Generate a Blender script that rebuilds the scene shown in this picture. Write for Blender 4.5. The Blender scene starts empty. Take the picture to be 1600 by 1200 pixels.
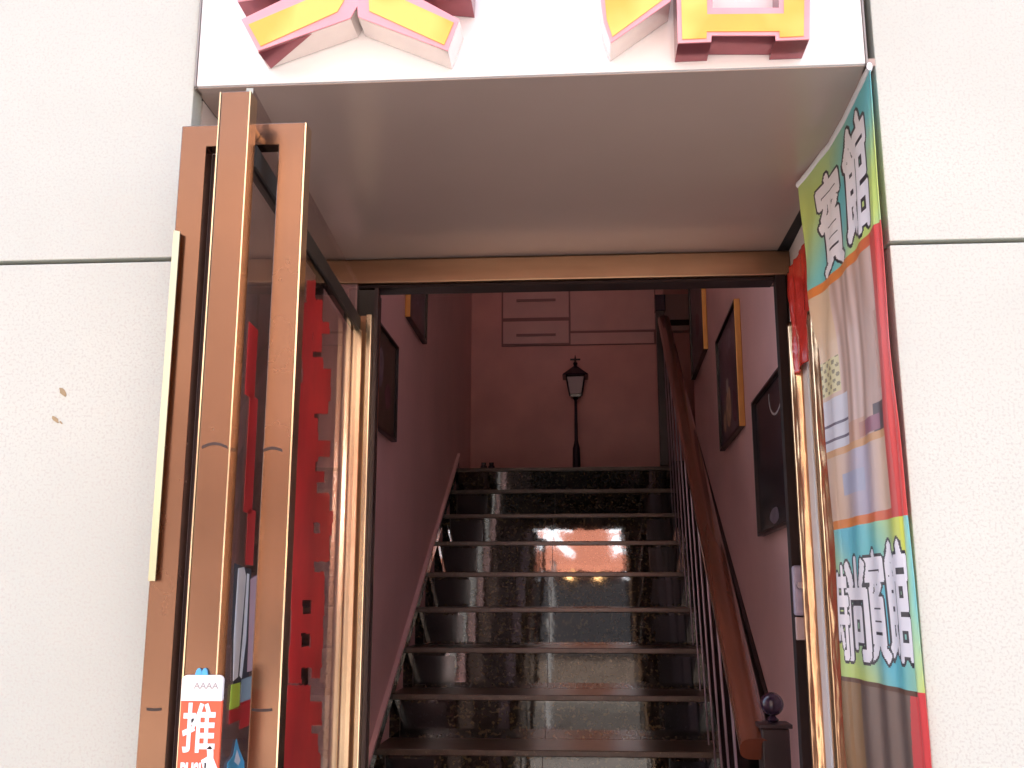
import bpy, bmesh, math, random
from mathutils import Vector, Matrix, noise
from bpy_extras.object_utils import world_to_camera_view
random.seed(7)
C = bpy.context.scene
CZ = 1.45                                   # eye height of the photographer
# ---------------------------------------------------------------- camera
M = [[0.997687820330936, 0.06796309289298974, 0.0001765438336949],
     [-0.01387930066477, 0.20628752869331934, -0.9783929785718313],
     [-0.06653103167968526, 0.976128307913474, 0.20675383506386263]]
F = 1594.0
cam = bpy.data.cameras.new('camera'); cam.sensor_width = 36; cam.lens = 36 * F / 1600
cam.clip_start = 0.02; cam.clip_end = 400
camo = bpy.data.objects.new('camera', cam); C.collection.objects.link(camo)
Rm = Matrix(((M[0][0], -M[1][0], -M[2][0]), (M[0][1], -M[1][1], -M[2][1]), (M[0][2], -M[1][2], -M[2][2])))
camo.matrix_world = Matrix.Translation((0, 0, CZ)) @ Rm.to_4x4()
C.camera = camo
# ---------------------------------------------------------------- sky, sun, exposure
w = bpy.data.worlds.new('World'); C.world = w; w.use_nodes = True
nt = w.node_tree; sky = nt.nodes.new('ShaderNodeTexSky'); sky.sky_type = 'NISHITA'; sky.sun_disc = False
SUN_EL, SUN_AZ = math.radians(64), math.radians(-14)     # high sun behind our building: it lights the far side of the street
sky.sun_elevation = SUN_EL; sky.sun_rotation = SUN_AZ; sky.air_density = 1.0; sky.dust_density = 3.0
nt.links.new(sky.outputs[0], nt.nodes['Background'].inputs[0]); nt.nodes['Background'].inputs[1].default_value = 0.15
sl = bpy.data.lights.new('sun', 'SUN'); sl.energy = 4.5; sl.angle = math.radians(0.5); sl.color = (1, .95, .87)
so = bpy.data.objects.new('sun', sl); C.collection.objects.link(so)
sd = Vector((math.sin(SUN_AZ) * math.cos(SUN_EL), math.cos(SUN_AZ) * math.cos(SUN_EL), math.sin(SUN_EL)))
so.rotation_euler = sd.to_track_quat('Z', 'Y').to_euler()
vs = C.view_settings; vs.view_transform = 'Standard'; vs.look = 'None'; vs.gamma = 1; vs.exposure = 2.57

# ---------------------------------------------------------------- measuring helpers (rel. to eye, then lifted by CZ)
def ray(x, y):
    a = Vector(((x - 800) / F, (y - 600) / F, 1))
    return Vector((M[0][0]*a[0]+M[1][0]*a[1]+M[2][0]*a[2], M[0][1]*a[0]+M[1][1]*a[1]+M[2][1]*a[2], M[0][2]*a[0]+M[1][2]*a[1]+M[2][2]*a[2]))
def P(x, y, Y):
    d = ray(x, y); d *= Y / d.y; d.z += CZ; return d
# ---------------------------------------------------------------- materials
def mat(name, col, rough=.5, metal=0, spec=.5, var=0, vscale=8, speck=None, sscale=300, samt=.5, bump=0, bscale=40, coat=0, emis=0, rvar=0, stretch=None):
    m = bpy.data.materials.new(name); m.use_nodes = True; n = m.node_tree.nodes; l = m.node_tree.links
    b = n['Principled BSDF']; b.inputs['Roughness'].default_value = rough; b.inputs['Metallic'].default_value = metal
    b.inputs['Specular IOR Level'].default_value = spec; b.inputs['Coat Weight'].default_value = coat; b.inputs['Coat Roughness'].default_value = .04
    b.inputs['Base Color'].default_value = (*col, 1)
    tc = n.new('ShaderNodeTexCoord'); vec = tc.outputs['Object']
    if stretch:
        mp = n.new('ShaderNodeMapping'); mp.inputs['Scale'].default_value = stretch; l.new(vec, mp.inputs[0]); vec = mp.outputs[0]
    cur = None
    if var:
        t = n.new('ShaderNodeTexNoise'); t.inputs['Scale'].default_value = vscale; t.inputs['Detail'].default_value = 6; l.new(vec, t.inputs[0])
        r = n.new('ShaderNodeValToRGB'); r.color_ramp.elements[0].position = .3; r.color_ramp.elements[1].position = .7
        r.color_ramp.elements[0].color = (*[c * (1 - var) for c in col], 1); r.color_ramp.elements[1].color = (*[min(1, c * (1 + var)) for c in col], 1)
        l.new(t.outputs[0], r.inputs[0]); cur = r.outputs[0]
    if speck:
        t = n.new('ShaderNodeTexNoise'); t.inputs['Scale'].default_value = sscale; t.inputs['Detail'].default_value = 3; l.new(vec, t.inputs[0])
        r = n.new('ShaderNodeValToRGB'); r.color_ramp.elements[0].position = samt; r.color_ramp.elements[1].position = samt + .08
        r.color_ramp.elements[0].color = (0, 0, 0, 1); r.color_ramp.elements[1].color = (1, 1, 1, 1); l.new(t.outputs[0], r.inputs[0])
        x = n.new('ShaderNodeMix'); x.data_type = 'RGBA'; l.new(r.outputs[0], x.inputs[0])
        if cur: l.new(cur, x.inputs[6])
        else: x.inputs[6].default_value = (*col, 1)
        x.inputs[7].default_value = (*speck, 1); cur = x.outputs[2]
    if cur: l.new(cur, b.inputs['Base Color'])
    if rvar:
        t = n.new('ShaderNodeTexNoise'); t.inputs['Scale'].default_value = vscale * 1.7; t.inputs['Detail'].default_value = 5; l.new(vec, t.inputs[0])
        r = n.new('ShaderNodeMapRange'); r.inputs[1].default_value = .3; r.inputs[2].default_value = .7; r.inputs[3].default_value = max(0, rough - rvar); r.inputs[4].default_value = rough + rvar
        l.new(t.outputs[0], r.inputs[0]); l.new(r.outputs[0], b.inputs['Roughness'])
    if bump:
        t = n.new('ShaderNodeTexNoise'); t.inputs['Scale'].default_value = bscale; t.inputs['Detail'].default_value = 4; l.new(vec, t.inputs[0])
        k = n.new('ShaderNodeBump'); k.inputs['Strength'].default_value = bump; k.inputs['Distance'].default_value = .01; l.new(t.outputs[0], k.inputs['Height']); l.new(k.outputs[0], b.inputs['Normal'])
    if emis:
        b.inputs['Emission Color'].default_value = (*col, 1); b.inputs['Emission Strength'].default_value = emis
    return m
def vmat(name, rough=.5, spec=.5):
    m = bpy.data.materials.new(name); m.use_nodes = True; n = m.node_tree.nodes; b = n['Principled BSDF']
    a = n.new('ShaderNodeVertexColor'); a.layer_name = 'print'; m.node_tree.links.new(a.outputs[0], b.inputs['Base Color'])
    b.inputs['Roughness'].default_value = rough; b.inputs['Specular IOR Level'].default_value = spec; return m
def glassmat(name, tint, gloss=.12):
    m = bpy.data.materials.new(name); m.use_nodes = True; n = m.node_tree.nodes; l = m.node_tree.links; n.clear()
    o = n.new('ShaderNodeOutputMaterial'); t = n.new('ShaderNodeBsdfTransparent'); t.inputs[0].default_value = (*tint, 1)
    g = n.new('ShaderNodeBsdfGlossy'); g.inputs['Roughness'].default_value = .02; f = n.new('ShaderNodeFresnel'); f.inputs[0].default_value = 1.5
    x = n.new('ShaderNodeMixShader'); k = n.new('ShaderNodeMath'); k.operation = 'MULTIPLY'; k.inputs[1].default_value = gloss
    ge = n.new('ShaderNodeNewGeometry'); mr = n.new('ShaderNodeMapRange'); mr.inputs[3].default_value = 1.5; mr.inputs[4].default_value = 1 / 1.5
    l.new(ge.outputs['Backfacing'], mr.inputs[0]); l.new(mr.outputs[0], f.inputs[0])
    l.new(f.outputs[0], k.inputs[0]); l.new(k.outputs[0], x.inputs[0]); l.new(t.outputs[0], x.inputs[1]); l.new(g.outputs[0], x.inputs[2]); l.new(x.outputs[0], o.inputs[0]); return m
MT = dict(
    stone=mat('stone', (.535, .555, .485), .6, var=.07, vscale=2.2, speck=(.50, .495, .435), sscale=330, samt=.53, bump=.05, bscale=260),
    joint=mat('joint', (.06, .05, .045), .9), backing=mat('backing', (.35, .33, .31), .9, var=.1),
    board=mat('board', (.86, .84, .83), .22, coat=.3, var=.02, vscale=3), soffit=mat('soffit', (.43, .335, .29), .24, var=.05, vscale=2.5, bump=.04, bscale=6, spec=.55),
    pinkreflect=mat('pinkreflect', (.80, .56, .57), .6, var=.06), edgeglare=mat('edgeglare', (.98, .80, .50), .2, 1, var=.06, vscale=8), reveal=mat('reveal', (.68, .60, .56), .5, var=.08, vscale=6), gold=mat('gold', (.245, .140, .094), .24, 1, var=.10, vscale=3.5, rvar=.06, bump=.03, bscale=5),
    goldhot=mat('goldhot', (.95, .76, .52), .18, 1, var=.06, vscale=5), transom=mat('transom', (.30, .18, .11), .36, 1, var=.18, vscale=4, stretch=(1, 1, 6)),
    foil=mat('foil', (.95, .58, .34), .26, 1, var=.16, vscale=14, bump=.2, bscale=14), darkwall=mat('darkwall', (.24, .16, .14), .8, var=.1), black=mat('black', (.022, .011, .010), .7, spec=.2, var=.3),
    darkband=mat('darkband', (.035, .028, .022), .6, var=.3), glass=glassmat('glass', (.88, .82, .81), 1.0), clearglass=glassmat('clearglass', (.98, .98, .98), .5), redvinyl=mat('redvinyl', (.46, .018, .018), .4, var=.30, vscale=7),
    redfilm=mat('redfilm', (.66, .035, .02), .25, bump=.5, bscale=25, var=.2, vscale=18), whitevinyl=mat('whitevinyl', (.75, .75, .76), .4, var=.05), greenpatch=mat('greenpatch', (.42, .55, .05), .5, var=.05),
    bluevinyl=mat('bluevinyl', (.08, .38, .60), .4, var=.1), greypatch=mat('greypatch', (.20, .25, .27), .5, var=.1), blackpatch=mat('blackpatch', (.03, .03, .035), .5),
    signred=mat('signred', (.80, .11, .05), .35, var=.04), signwhite=mat('signwhite', (.88, .87, .85), .3, var=.03), signink=mat('signink', (.38, .36, .36), .5),
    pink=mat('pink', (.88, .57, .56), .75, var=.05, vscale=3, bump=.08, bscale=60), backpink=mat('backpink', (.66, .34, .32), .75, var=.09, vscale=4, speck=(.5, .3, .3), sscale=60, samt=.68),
    ceil=mat('ceil', (.75, .66, .62), .8, var=.1), granite=mat('granite', (.018, .014, .011), .035, spec=.60, var=.5, vscale=7, speck=(.085, .065, .032), sscale=75, samt=.56, bump=.022, bscale=9),
    granitetop=mat('granitetop', (.085, .055, .036), .3, var=.35, vscale=20, speck=(.17, .12, .07), sscale=120, samt=.62), inset=mat('inset', (.006, .006, .007), .1, spec=.6, var=.4, speck=(.05, .05, .06), sscale=160, samt=.66),
    grout=mat('grout', (.045, .03, .028), .5), wood=mat('wood', (.14, .042, .022), .22, var=.3, vscale=14, coat=.5, stretch=(1, .15, .15)), darkwood=mat('darkwood', (.03, .015, .015), .35, var=.4, vscale=9),
    iron=mat('iron', (.34, .27, .32), .3, .8, var=.2), steel=mat('steel', (.35, .30, .33), .35, .9, var=.1), goldframe=mat('goldframe', (.75, .42, .14), .3, 1, var=.1), lamp=mat('lamp', (.03, .015, .03), .4, var=.2),
    lampglass=mat('lampglass', (.30, .20, .23), .3), cab=mat('cab', (.60, .35, .34), .55, var=.05), cabline=mat('cabline', (.24, .11, .11), .5), lightbox=mat('lightbox', (.45, .32, .31), .5, var=.05),
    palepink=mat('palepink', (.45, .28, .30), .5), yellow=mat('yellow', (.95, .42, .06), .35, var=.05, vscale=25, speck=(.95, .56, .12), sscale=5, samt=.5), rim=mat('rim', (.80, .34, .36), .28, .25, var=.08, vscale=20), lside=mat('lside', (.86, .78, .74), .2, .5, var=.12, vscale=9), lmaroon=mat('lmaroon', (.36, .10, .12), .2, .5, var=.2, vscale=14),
    pave=mat('pave', (.32, .29, .26), .8, var=.15, vscale=3), road=mat('road', (.11, .10, .09), .85, var=.2, vscale=4), oppo=mat('oppo', (.52, .38, .29), .8, var=.12, vscale=1), oppod=mat('oppod', (.34, .26, .21), .5, var=.2),
    oppow=mat('oppow', (.05, .06, .07), .08), tang=mat('tang', (.75, .27, .17), .5, emis=2.6), shopglass=mat('shopglass', (.10, .10, .11), .1), warm=mat('warm', (1, .55, .22), .4, emis=14), cool=mat('cool', (.9, .95, 1), .4, emis=5), trimg=mat('trimg', (.3, .28, .26), .5),
    edgeglass=mat('edgeglass', (.42, .48, .44), .15), grey=mat('grey', (.30, .25, .33), .4, var=.2, vscale=30), sky_wht=mat('plasterw', (.8, .78, .74), .8, var=.05),
    stain=mat('stain', (.36, .27, .15), .8, var=.2),
)
# ---------------------------------------------------------------- object helpers
def link(name, me, m=None, parent=None):
    o = bpy.data.objects.new(name, me); C.collection.objects.link(o)
    if m: me.materials.append(MT[m] if isinstance(m, str) else m)
    if parent: o.parent = parent; o.matrix_parent_inverse = Matrix.Translation(-Vector(parent.location))
    return o
def tag(o, label=None, cat=None, group=None, kind=None):
    for k, v in (('label', label), ('category', cat), ('group', group), ('kind', kind)):
        if v: o[k] = v
    return o
def thing(name, label, cat, loc=(0, 0, 0), group=None):
    o = bpy.data.objects.new(name, None); C.collection.objects.link(o); o.location = loc; o.empty_display_size = .1
    return tag(o, label, cat, group)
def obj(name, bm, m, parent=None, smooth=False, bev=0):
    bmesh.ops.recalc_face_normals(bm, faces=bm.faces)
    me = bpy.data.meshes.new(name); bm.to_mesh(me); bm.free()
    if smooth:
        for p in me.polygons: p.use_smooth = True
        me.set_sharp_from_angle(angle=math.radians(40))
    o = link(name, me, m, parent)
    if bev:
        b = o.modifiers.new('bevel', 'BEVEL'); b.width = bev; b.segments = 2; b.limit_method = 'ANGLE'
    return o
def bx(bm, x0, x1, y0, y1, z0, z1):
    v = [bm.verts.new(p) for p in ((x0,y0,z0),(x1,y0,z0),(x1,y1,z0),(x0,y1,z0),(x0,y0,z1),(x1,y0,z1),(x1,y1,z1),(x0,y1,z1))]
    for f in ((0,3,2,1),(4,5,6,7),(0,1,5,4),(1,2,6,5),(2,3,7,6),(3,0,4,7)): bm.faces.new([v[i] for i in f])
    return bm
def box(name, x0, x1, y0, y1, z0, z1, m, parent=None, bev=0):
    return obj(name, bx(bmesh.new(), x0, x1, y0, y1, z0, z1), m, parent, bev=bev)
def prism(bm, pts, off):                                  # polygon pts (Vectors) pushed by vector off
    a = [bm.verts.new(p) for p in pts]; b = [bm.verts.new(Vector(p) + Vector(off)) for p in pts]; n = len(pts)
    bm.faces.new(a); bm.faces.new(b[::-1])
    for i in range(n): bm.faces.new((a[i], b[i], b[(i+1) % n], a[(i+1) % n]))
    return bm
def tube(bm, a, b, r0, r1=None, n=14, sx=1):
    a, b = Vector(a), Vector(b); r1 = r0 if r1 is None else r1; d = (b - a).normalized()
    u = d.cross(Vector((0, 0, 1))); u = u.normalized() if u.length > 1e-3 else Vector((1, 0, 0)); v = d.cross(u)
    A = []; B = []
    for i in range(n):
        t = 2 * math.pi * i / n; c = u * math.cos(t) * sx + v * math.sin(t); A.append(bm.verts.new(a + c * r0)); B.append(bm.verts.new(b + c * r1))
    bm.faces.new(A); bm.faces.new(B[::-1])
    for i in range(n): bm.faces.new((A[i], B[i], B[(i+1) % n], A[(i+1) % n]))
    return bm
def lathe(bm, c, prof, n=24):                             # prof [(r,z)]
    rings = []
    for r, z in prof: rings.append([bm.verts.new((c[0] + r * math.cos(2*math.pi*i/n), c[1] + r * math.sin(2*math.pi*i/n), c[2] + z)) for i in range(n)])
    for A, B in zip(rings, rings[1:]):
        for i in range(n): bm.faces.new((A[i], A[(i+1) % n], B[(i+1) % n], B[i]))
    bm.faces.new(rings[0]); bm.faces.new(rings[-1]); return bm
def glyph(body, thick, fn, name, m, parent=None, cuts=0, depth=0, kind=None, bounds=None):
    """lettering: the text is turned into a mesh, squared to 0..1 and mapped to place by fn(u, v, w)"""
    c = bpy.data.curves.new('lettering', 'FONT'); c.body = body; c.size = 1; c.offset = thick; c.extrude = .5; c.resolution_u = 3
    o = bpy.data.objects.new('lettering', c); C.collection.objects.link(o); bpy.context.view_layer.update()
    me = bpy.data.meshes.new_from_object(o.evaluated_get(bpy.context.evaluated_depsgraph_get())); bpy.data.objects.remove(o)
    xs = [v.co.x for v in me.vertices]; ys = [v.co.y for v in me.vertices]
    x0, x1, y0, y1 = bounds or (min(xs), max(xs), min(ys), max(ys))
    if cuts:
        bm = bmesh.new(); bm.from_mesh(me)
        for k in range(1, cuts):
            for ax, lo, hi in ((0, x0, x1), (1, y0, y1)):
                no = [0, 0, 0]; no[ax] = 1; co = [0, 0, 0]; co[ax] = lo + (hi - lo) * k / cuts
                bmesh.ops.bisect_plane(bm, geom=bm.verts[:] + bm.edges[:] + bm.faces[:], plane_co=co, plane_no=no)
        bm.to_mesh(me); bm.free()
    for v in me.vertices: v.co = fn((v.co.x - x0) / (x1 - x0), (v.co.y - y0) / (y1 - y0), (v.co.z + .5))
    me.name = name; o = link(name, me, m, parent); return o, (x0, x1, y0, y1)

YF, YD = 1.2, 1.89                                        # front of the facade, plane of the door frame
SOF = CZ + .657
# ================================================================ ground and street
box('pavement', -14, 14, -2.6, 1.9, -.3, 0, 'pave').__setitem__('kind', 'structure')
box('road', -14, 14, -7.4, -2.6, -.42, -.13, 'road').__setitem__('kind', 'structure')
box('far_pavement', -14, 14, -10, -7.4, -.3, .0, 'pave').__setitem__('kind', 'structure')
box('ground', -80, 80, -80, 80, -.6, -.45, 'road').__setitem__('kind', 'structure')
# ================================================================ shopfront wall
fw = thing('facade_wall', 'pale speckled stone slab wall with dark joints around the recessed entrance', 'wall', (0, 1.3, 0))
bm = bmesh.new(); bx(bm, -8, -.53, YF + .032, 1.95, 0, 5.6); bx(bm, .43, 8, YF + .032, 1.95, 0, 5.6); bx(bm, -.53, .43, YF + .04, 1.95, SOF + .012, CZ + 1.35); bx(bm, -.53, .43, YF + .04, 1.95, CZ + 2.75, 5.6)
obj('wall_core', bm, 'joint', fw)
J = CZ + .422; G = .0028
rows = [(0, J - .8 + 0*G), (J - .8, J), (J, J + .85), (J + .85, J + 1.7), (J + 1.7, 5.6)]
for side in (0, 1):
    xs = [-.501 - k * 1.15 for k in range(6)] if side == 0 else [.376 + k * 1.15 for k in range(6)]
    for a, b in zip(xs, xs[1:]):
        x0, x1 = min(a, b), max(a, b)
        for z0, z1 in rows:
            if z1 - z0 < .1: continue
            e = x1 if side == 0 else x0
            box('stone_slab', x0 + (G if side == 0 or a != xs[0] else 0), x1 - (G if side or a != xs[0] else 0), YF, YF + .03, z0 + G, z1 - G, 'stone', fw, bev=.0012)
box('stone_slab', -.501 + .005, .371, YF, YF + .03, CZ + 1.26, CZ + 1.38, 'stone', fw); box('stone_slab', -.501 + .005, .371, YF, YF + .03, CZ + 2.72, 5.6, 'stone', fw)
ww = box('window', -.496, .371, YF + .05, YF + .056, CZ + 1.35, CZ + 2.75, 'clearglass', fw)  # added window above the sign, out of view, put in to brighten the stairwell
for xa, xb, za, zb in ((-.496, -.456, 1.38, 2.72), (.331, .371, 1.38, 2.72), (-.456, .331, 1.38, 1.42), (-.456, .331, 2.68, 2.72)): box('added_window_frame', xa, xb, YF + .03, YF + .049, CZ + za, CZ + zb, 'oppod', ww)
# recess lining
b_ = bmesh.new(); prism(b_, [(-.501, YF + .034, 0), (-.501, YF + .034, SOF), (-.53, YF + .034, SOF), (-.53, YF + .034, 0)], (.0, .6, 0)); obj('side_lining', b_, 'reveal', fw)
b_ = bmesh.new(); prism(b_, [(.384, YF + .034, 0), (.384, YF + .034, SOF), (.43, YF + .034, SOF), (.43, YF + .034, 0)], (.022, .7, 0)); obj('side_lining', b_, 'reveal', fw)
box('soffit_panel', -.50, .382, YF + .001, YD + .02, SOF, SOF + .010, 'soffit', fw)
# small rusty stains on the left slab
for i, (px, py, s, an) in enumerate(((98, 612, 1.0, -.9), (86, 655, .8, -.7), (95, 660, .35, -.8))):
    p = P(px, py, YF - .0008); bm = bmesh.new(); n = 11; pts = []
    for k in range(n):
        t = 2*math.pi*k/n; a = .0075 * s * math.cos(t) * (1 + random.uniform(-.2, .2)); b = .0030 * s * math.sin(t) * (1 + random.uniform(-.3, .3))
        pts.append((p.x + a*math.cos(an) - b*math.sin(an), p.y, p.z + a*math.sin(an) + b*math.cos(an)))
    prism(bm, pts, (0, .0006, 0)); obj('rust_stain', bm, 'stain', fw)
# ================================================================ sign board and channel letters
sb = thing('sign_board', 'glossy white sign board above the entrance', 'sign board', (-.06, YF, SOF))
box('board_panel', -.496, .363, YF - .004, YF + .02, SOF + .001, SOF + .60, 'board', sb, bev=.001)
box('edge_trim', -.4985, -.4965, YF - .006, YF + .02, SOF, SOF + .6, 'trimg', sb); box('edge_trim', .3635, .3655, YF - .006, YF + .02, SOF, SOF + .6, 'trimg', sb)
LY = 1.152
def poly_px(pts, Y): return [P(x, y, Y) for x, y in pts]
def letter_stroke(par, name, outer, inner, side='lside', hole=None):
    o = poly_px(outer, LY); Yb = YF - .005
    bm = bmesh.new(); prism(bm, o, (0, Yb - LY, 0)); st = obj(name, bm, side, par)
    # pink rim: border ring standing just proud, then the yellow face
    bm = bmesh.new(); prism(bm, [p + Vector((0, -.0025, 0)) for p in o], (0, .0022, 0)); obj('rim', bm, 'rim', st)
    bm = bmesh.new(); prism(bm, [P(x, y, LY - .0038) for x, y in inner], (0, .001, 0)); obj('face', bm, 'yellow', st)
    return st
ch = thing('sign_character', 'orange faced channel letter with spreading legs, left one on the sign board', 'sign letter', (-.3, LY, SOF + .05), 'channel letters on the sign board')
letter_stroke(ch, 'left_leg', [(378,32),(404,81),(548,30),(600,-60),(520,-80),(490,-22)], [(388,38),(407,72),(527,18),(560,-40),(528,-55),(502,-10)])
bm = bmesh.new(); prism(bm, [P(404,81,LY) + Vector((0,0,-.0006)), P(487,52,LY) + Vector((0,0,-.0006)), P(404,81,LY) + Vector((.004, YF - .008 - LY, -.0006))], (0, 0, -.0008)); obj('end_patch', bm, 'lmaroon', ch)
letter_stroke(ch, 'right_leg', [(560,28),(700,81),(718,32),(640,-10),(590,-70),(556,-30)], [(577,17),(694,70),(709,35),(632,0),(592,-50),(575,-20)])
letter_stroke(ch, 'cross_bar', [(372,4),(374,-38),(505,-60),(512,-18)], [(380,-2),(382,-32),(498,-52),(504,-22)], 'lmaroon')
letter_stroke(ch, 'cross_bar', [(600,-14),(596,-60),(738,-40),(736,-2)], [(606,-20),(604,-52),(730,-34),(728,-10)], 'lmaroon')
c2 = thing('sign_character', 'orange faced channel letter with a slanted stroke and square, right one on the sign board', 'sign letter', (.1, LY, SOF + .05), 'channel letters on the sign board')
letter_stroke(c2, 'slanted_stroke', [(938,0),(943,35),(954,69),(1048,3),(1048,-110),(950,-110)], [(945,-2),(948,30),(957,57),(1040,-4),(1040,-100),(957,-100)])
# the square: legs, bottom bar, two uprights around a grey window
def sq(name, o, i, s='lmaroon'): return letter_stroke(c2, name, o, i, s)
bm = bmesh.new(); ou = [(1054,-110),(1059,69),(1111,67),(1111.5,57),(1211,57),(1211.5,65),(1264,63),(1266,-110),(1217,-110),(1217,14),(1113,14),(1111,-110)]
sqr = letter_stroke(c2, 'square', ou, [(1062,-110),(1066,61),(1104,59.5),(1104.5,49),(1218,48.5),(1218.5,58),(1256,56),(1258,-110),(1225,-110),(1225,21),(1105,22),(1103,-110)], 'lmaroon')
letter_stroke(c2, 'square_top', [(1054,-112),(1266,-112),(1266,-150),(1054,-150)], [(1060,-117),(1260,-117),(1260,-145),(1060,-145)])
# ================================================================ door frame
df = thing('door_frame', 'rose gold metal frame around the open doorway', 'door frame', (0, YD, 0))
TT = P(900, 402, YD).z; TB = P(900, 436, YD).z
box('head_bar', -.499, .404, YD, YD + .07, TB, SOF - .002, 'transom', df, bev=.003)
box('head_seal', -.45, .375, YD + .012, YD + .06, TB - .006, TB - .0005, 'black', df)
bm = bmesh.new(); bx(bm, -.432, -.420, YD - .03, YD + .06, 0, CZ + .535); bx(bm, -.407, -.396, YD - .03, YD + .06, 0, CZ + .535); obj('hinge_jamb', bm, 'goldhot', df, bev=.002)
box('jamb_groove', -.4195, -.4075, YD - .018, YD + .055, 0, CZ + .535, 'transom', df)
box('jamb_edge', -.3955, -.388, YD - .01, YD + .012, 0, TB - .013, 'darkwood', df)
box('jamb_backer', -.499, -.4325, YD + .0, YD + .06, 0, TB - .001, 'pinkreflect', df); box('pivot_block', -.4319, -.396, YD, YD + .06, CZ + .536, TB - .0135, 'darkband', df)  # backer tinted pink to stand in for the wall's reflection in the glass
box('strike_seal', .374, .392, YD - .004, YD + .022, 0, TB - .001, 'black', df)
box('strike_jamb', .3925, .4235, YD - .025, YD + .06, 0, TB - .001, 'gold', df, bev=.003)
lz0, lz1 = P(1255, 962, YD).z, P(1255, 884, YD).z
lk = obj('lock_case', bx(bmesh.new(), .372, .392, YD - .022, YD - .0045, lz0, lz1), 'grey', df, bev=.005)
box('lock_plate', .374, .391, YD - .012, YD - .0045, P(1255,1000,YD).z, lz0 - .002, 'lightbox', df, bev=.002)
bm = bmesh.new(); tube(bm, (.381, YD - .034, lz1 - .035), (.381, YD - .022, lz1 - .035), .006); obj('lock_cylinder', bm, 'steel', lk, smooth=False)
# ================================================================ glass door standing open
gd = thing('glass_door', 'glass door with rose gold pulls standing open on the left of the entrance', 'door', (-.41, YD, 0))
a0, a1 = Vector((-.385, 1.086)), Vector((-.424, YD - .032))
dn = (a1 - a0).normalized(); nn = Vector((dn.y, -dn.x))          # nn points to +x (inner face)
def dpt(t, off, z): q = a0 + (a1 - a0) * t + nn * off; return Vector((q.x, q.y, z))
def dslab(name, t0, t1, o0, o1, z0, z1, m, par, bev=0):
    bm = bmesh.new(); prism(bm, [dpt(t0, o0, z0), dpt(t0, o1, z0), dpt(t1, o1, z0), dpt(t1, o0, z0)], (0, 0, z1 - z0)); return obj(name, bm, m, par, bev=bev)
GT = CZ + .592
dslab('glass_pane', 0.0, 1, -.004, .004, .06, GT, 'glass', gd)
dslab('top_rail', .02, 1, -.0075, -.0042, CZ + .500, CZ + .527, 'darkband', gd); dslab('top_rail', .02, 1, .0042, .0075, CZ + .500, CZ + .527, 'darkband', gd)
dslab('hinge_stile', .985, 1.0, .0042, .012, .06, CZ + .50, 'goldhot', gd)
dslab('bottom_rail', 0.0, 1, -.014, .014, .02, .16, 'gold', gd, .002)
# pulls: one rectangular loop seen face on with an upright bar before it
hx = [-.479, -.447, -.358, -.327]; zt, zi = CZ + .564, CZ + .536
bm = bmesh.new()
pts = [(hx[0],1.12,.12),(hx[0],1.12,zt),(hx[3],1.12,zt),(hx[3],1.12,.12),(hx[2],1.12,.12),(hx[2],1.12,zi),(hx[1],1.12,zi),(hx[1],1.12,.12)]
prism(bm, [Vector(p) for p in pts], (0, .022, 0)); lp = obj('loop_pull', bm, 'gold', gd, bev=.0012)
bm = bmesh.new(); prism(bm, [Vector(p) for p in ((-.4685,1.1110,CZ+.02),(-.4800,1.1195,CZ+.02),(-.4800,1.1195,CZ+.43),(-.4685,1.1110,CZ+.425))], (.0005, .0009, 0)); obj('loop_bright_edge', bm, 'edgeglare', lp)  # pale strip on the left bar, glare put into its colour
bm = bmesh.new(); bx(bm, hx[3] + .0003, hx[3] + .0022, 1.1195, 1.143, .12, zt - .001); obj('loop_bright_edge', bm, 'goldhot', lp)
box('inner_channel', hx[1] - .0005, hx[1] + .0065, 1.1425, 1.17, .12, zi, 'darkwood', lp)
box('inner_channel', hx[1] + .007, hx[1] + .022, 1.16, 1.175, .12, zi - .03, 'trimg', lp)
BX0, BX1 = -.4085, -.3755
up = box('upright_pull', BX0, BX1, 1.058, 1.081, .12, CZ + .574, 'gold', gd, .0012)
bm = bmesh.new(); bx(bm, BX1 + .0002, BX1 + .0018, 1.0575, 1.0815, .121, CZ + .5735); obj('upright_edge', bm, 'goldhot', up)
bm = bmesh.new(); bx(bm, BX0 - .0018, BX0 - .0002, 1.0575, 1.065, .121, CZ + .5735); obj('upright_edge', bm, 'goldhot', up)
bm = bmesh.new(); tube(bm, (-.388, 1.081, CZ + .549), (-.388, 1.119, CZ + .549), .007, n=20); obj('pull_pin', bm, 'goldhot', up, smooth=True)
bm = bmesh.new(); tube(bm, (-.388, 1.081, .4), (-.388, 1.119, .4), .007, n=20); obj('pull_pin', bm, 'goldhot', up, smooth=True)
# thin dark arcs on the bars, standing in for street lines reflected there
def reflected_arc(px0, px1, py, Y, par, sag=3):
    bm = bmesh.new(); n = 10; t = []; b = []
    for k in range(n + 1):
        u = k / n; x = px0 + (px1 - px0) * u; y = py - sag * math.sin(u * math.pi); t.append(P(x, y - 2.2, Y)); b.append(P(x, y + 2.2, Y))
    prism(bm, t + b[::-1], (0, .0006, 0)); obj('reflection_mark', bm, 'darkwood', par)
reflected_arc(315, 355, 699, 1.0573, up, 6); reflected_arc(411, 441, 704, 1.1192, lp, 4); reflected_arc(393, 425, 1109, 1.1192, lp, -1); reflected_arc(229, 252, 1108, 1.1192, lp, -1)
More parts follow.
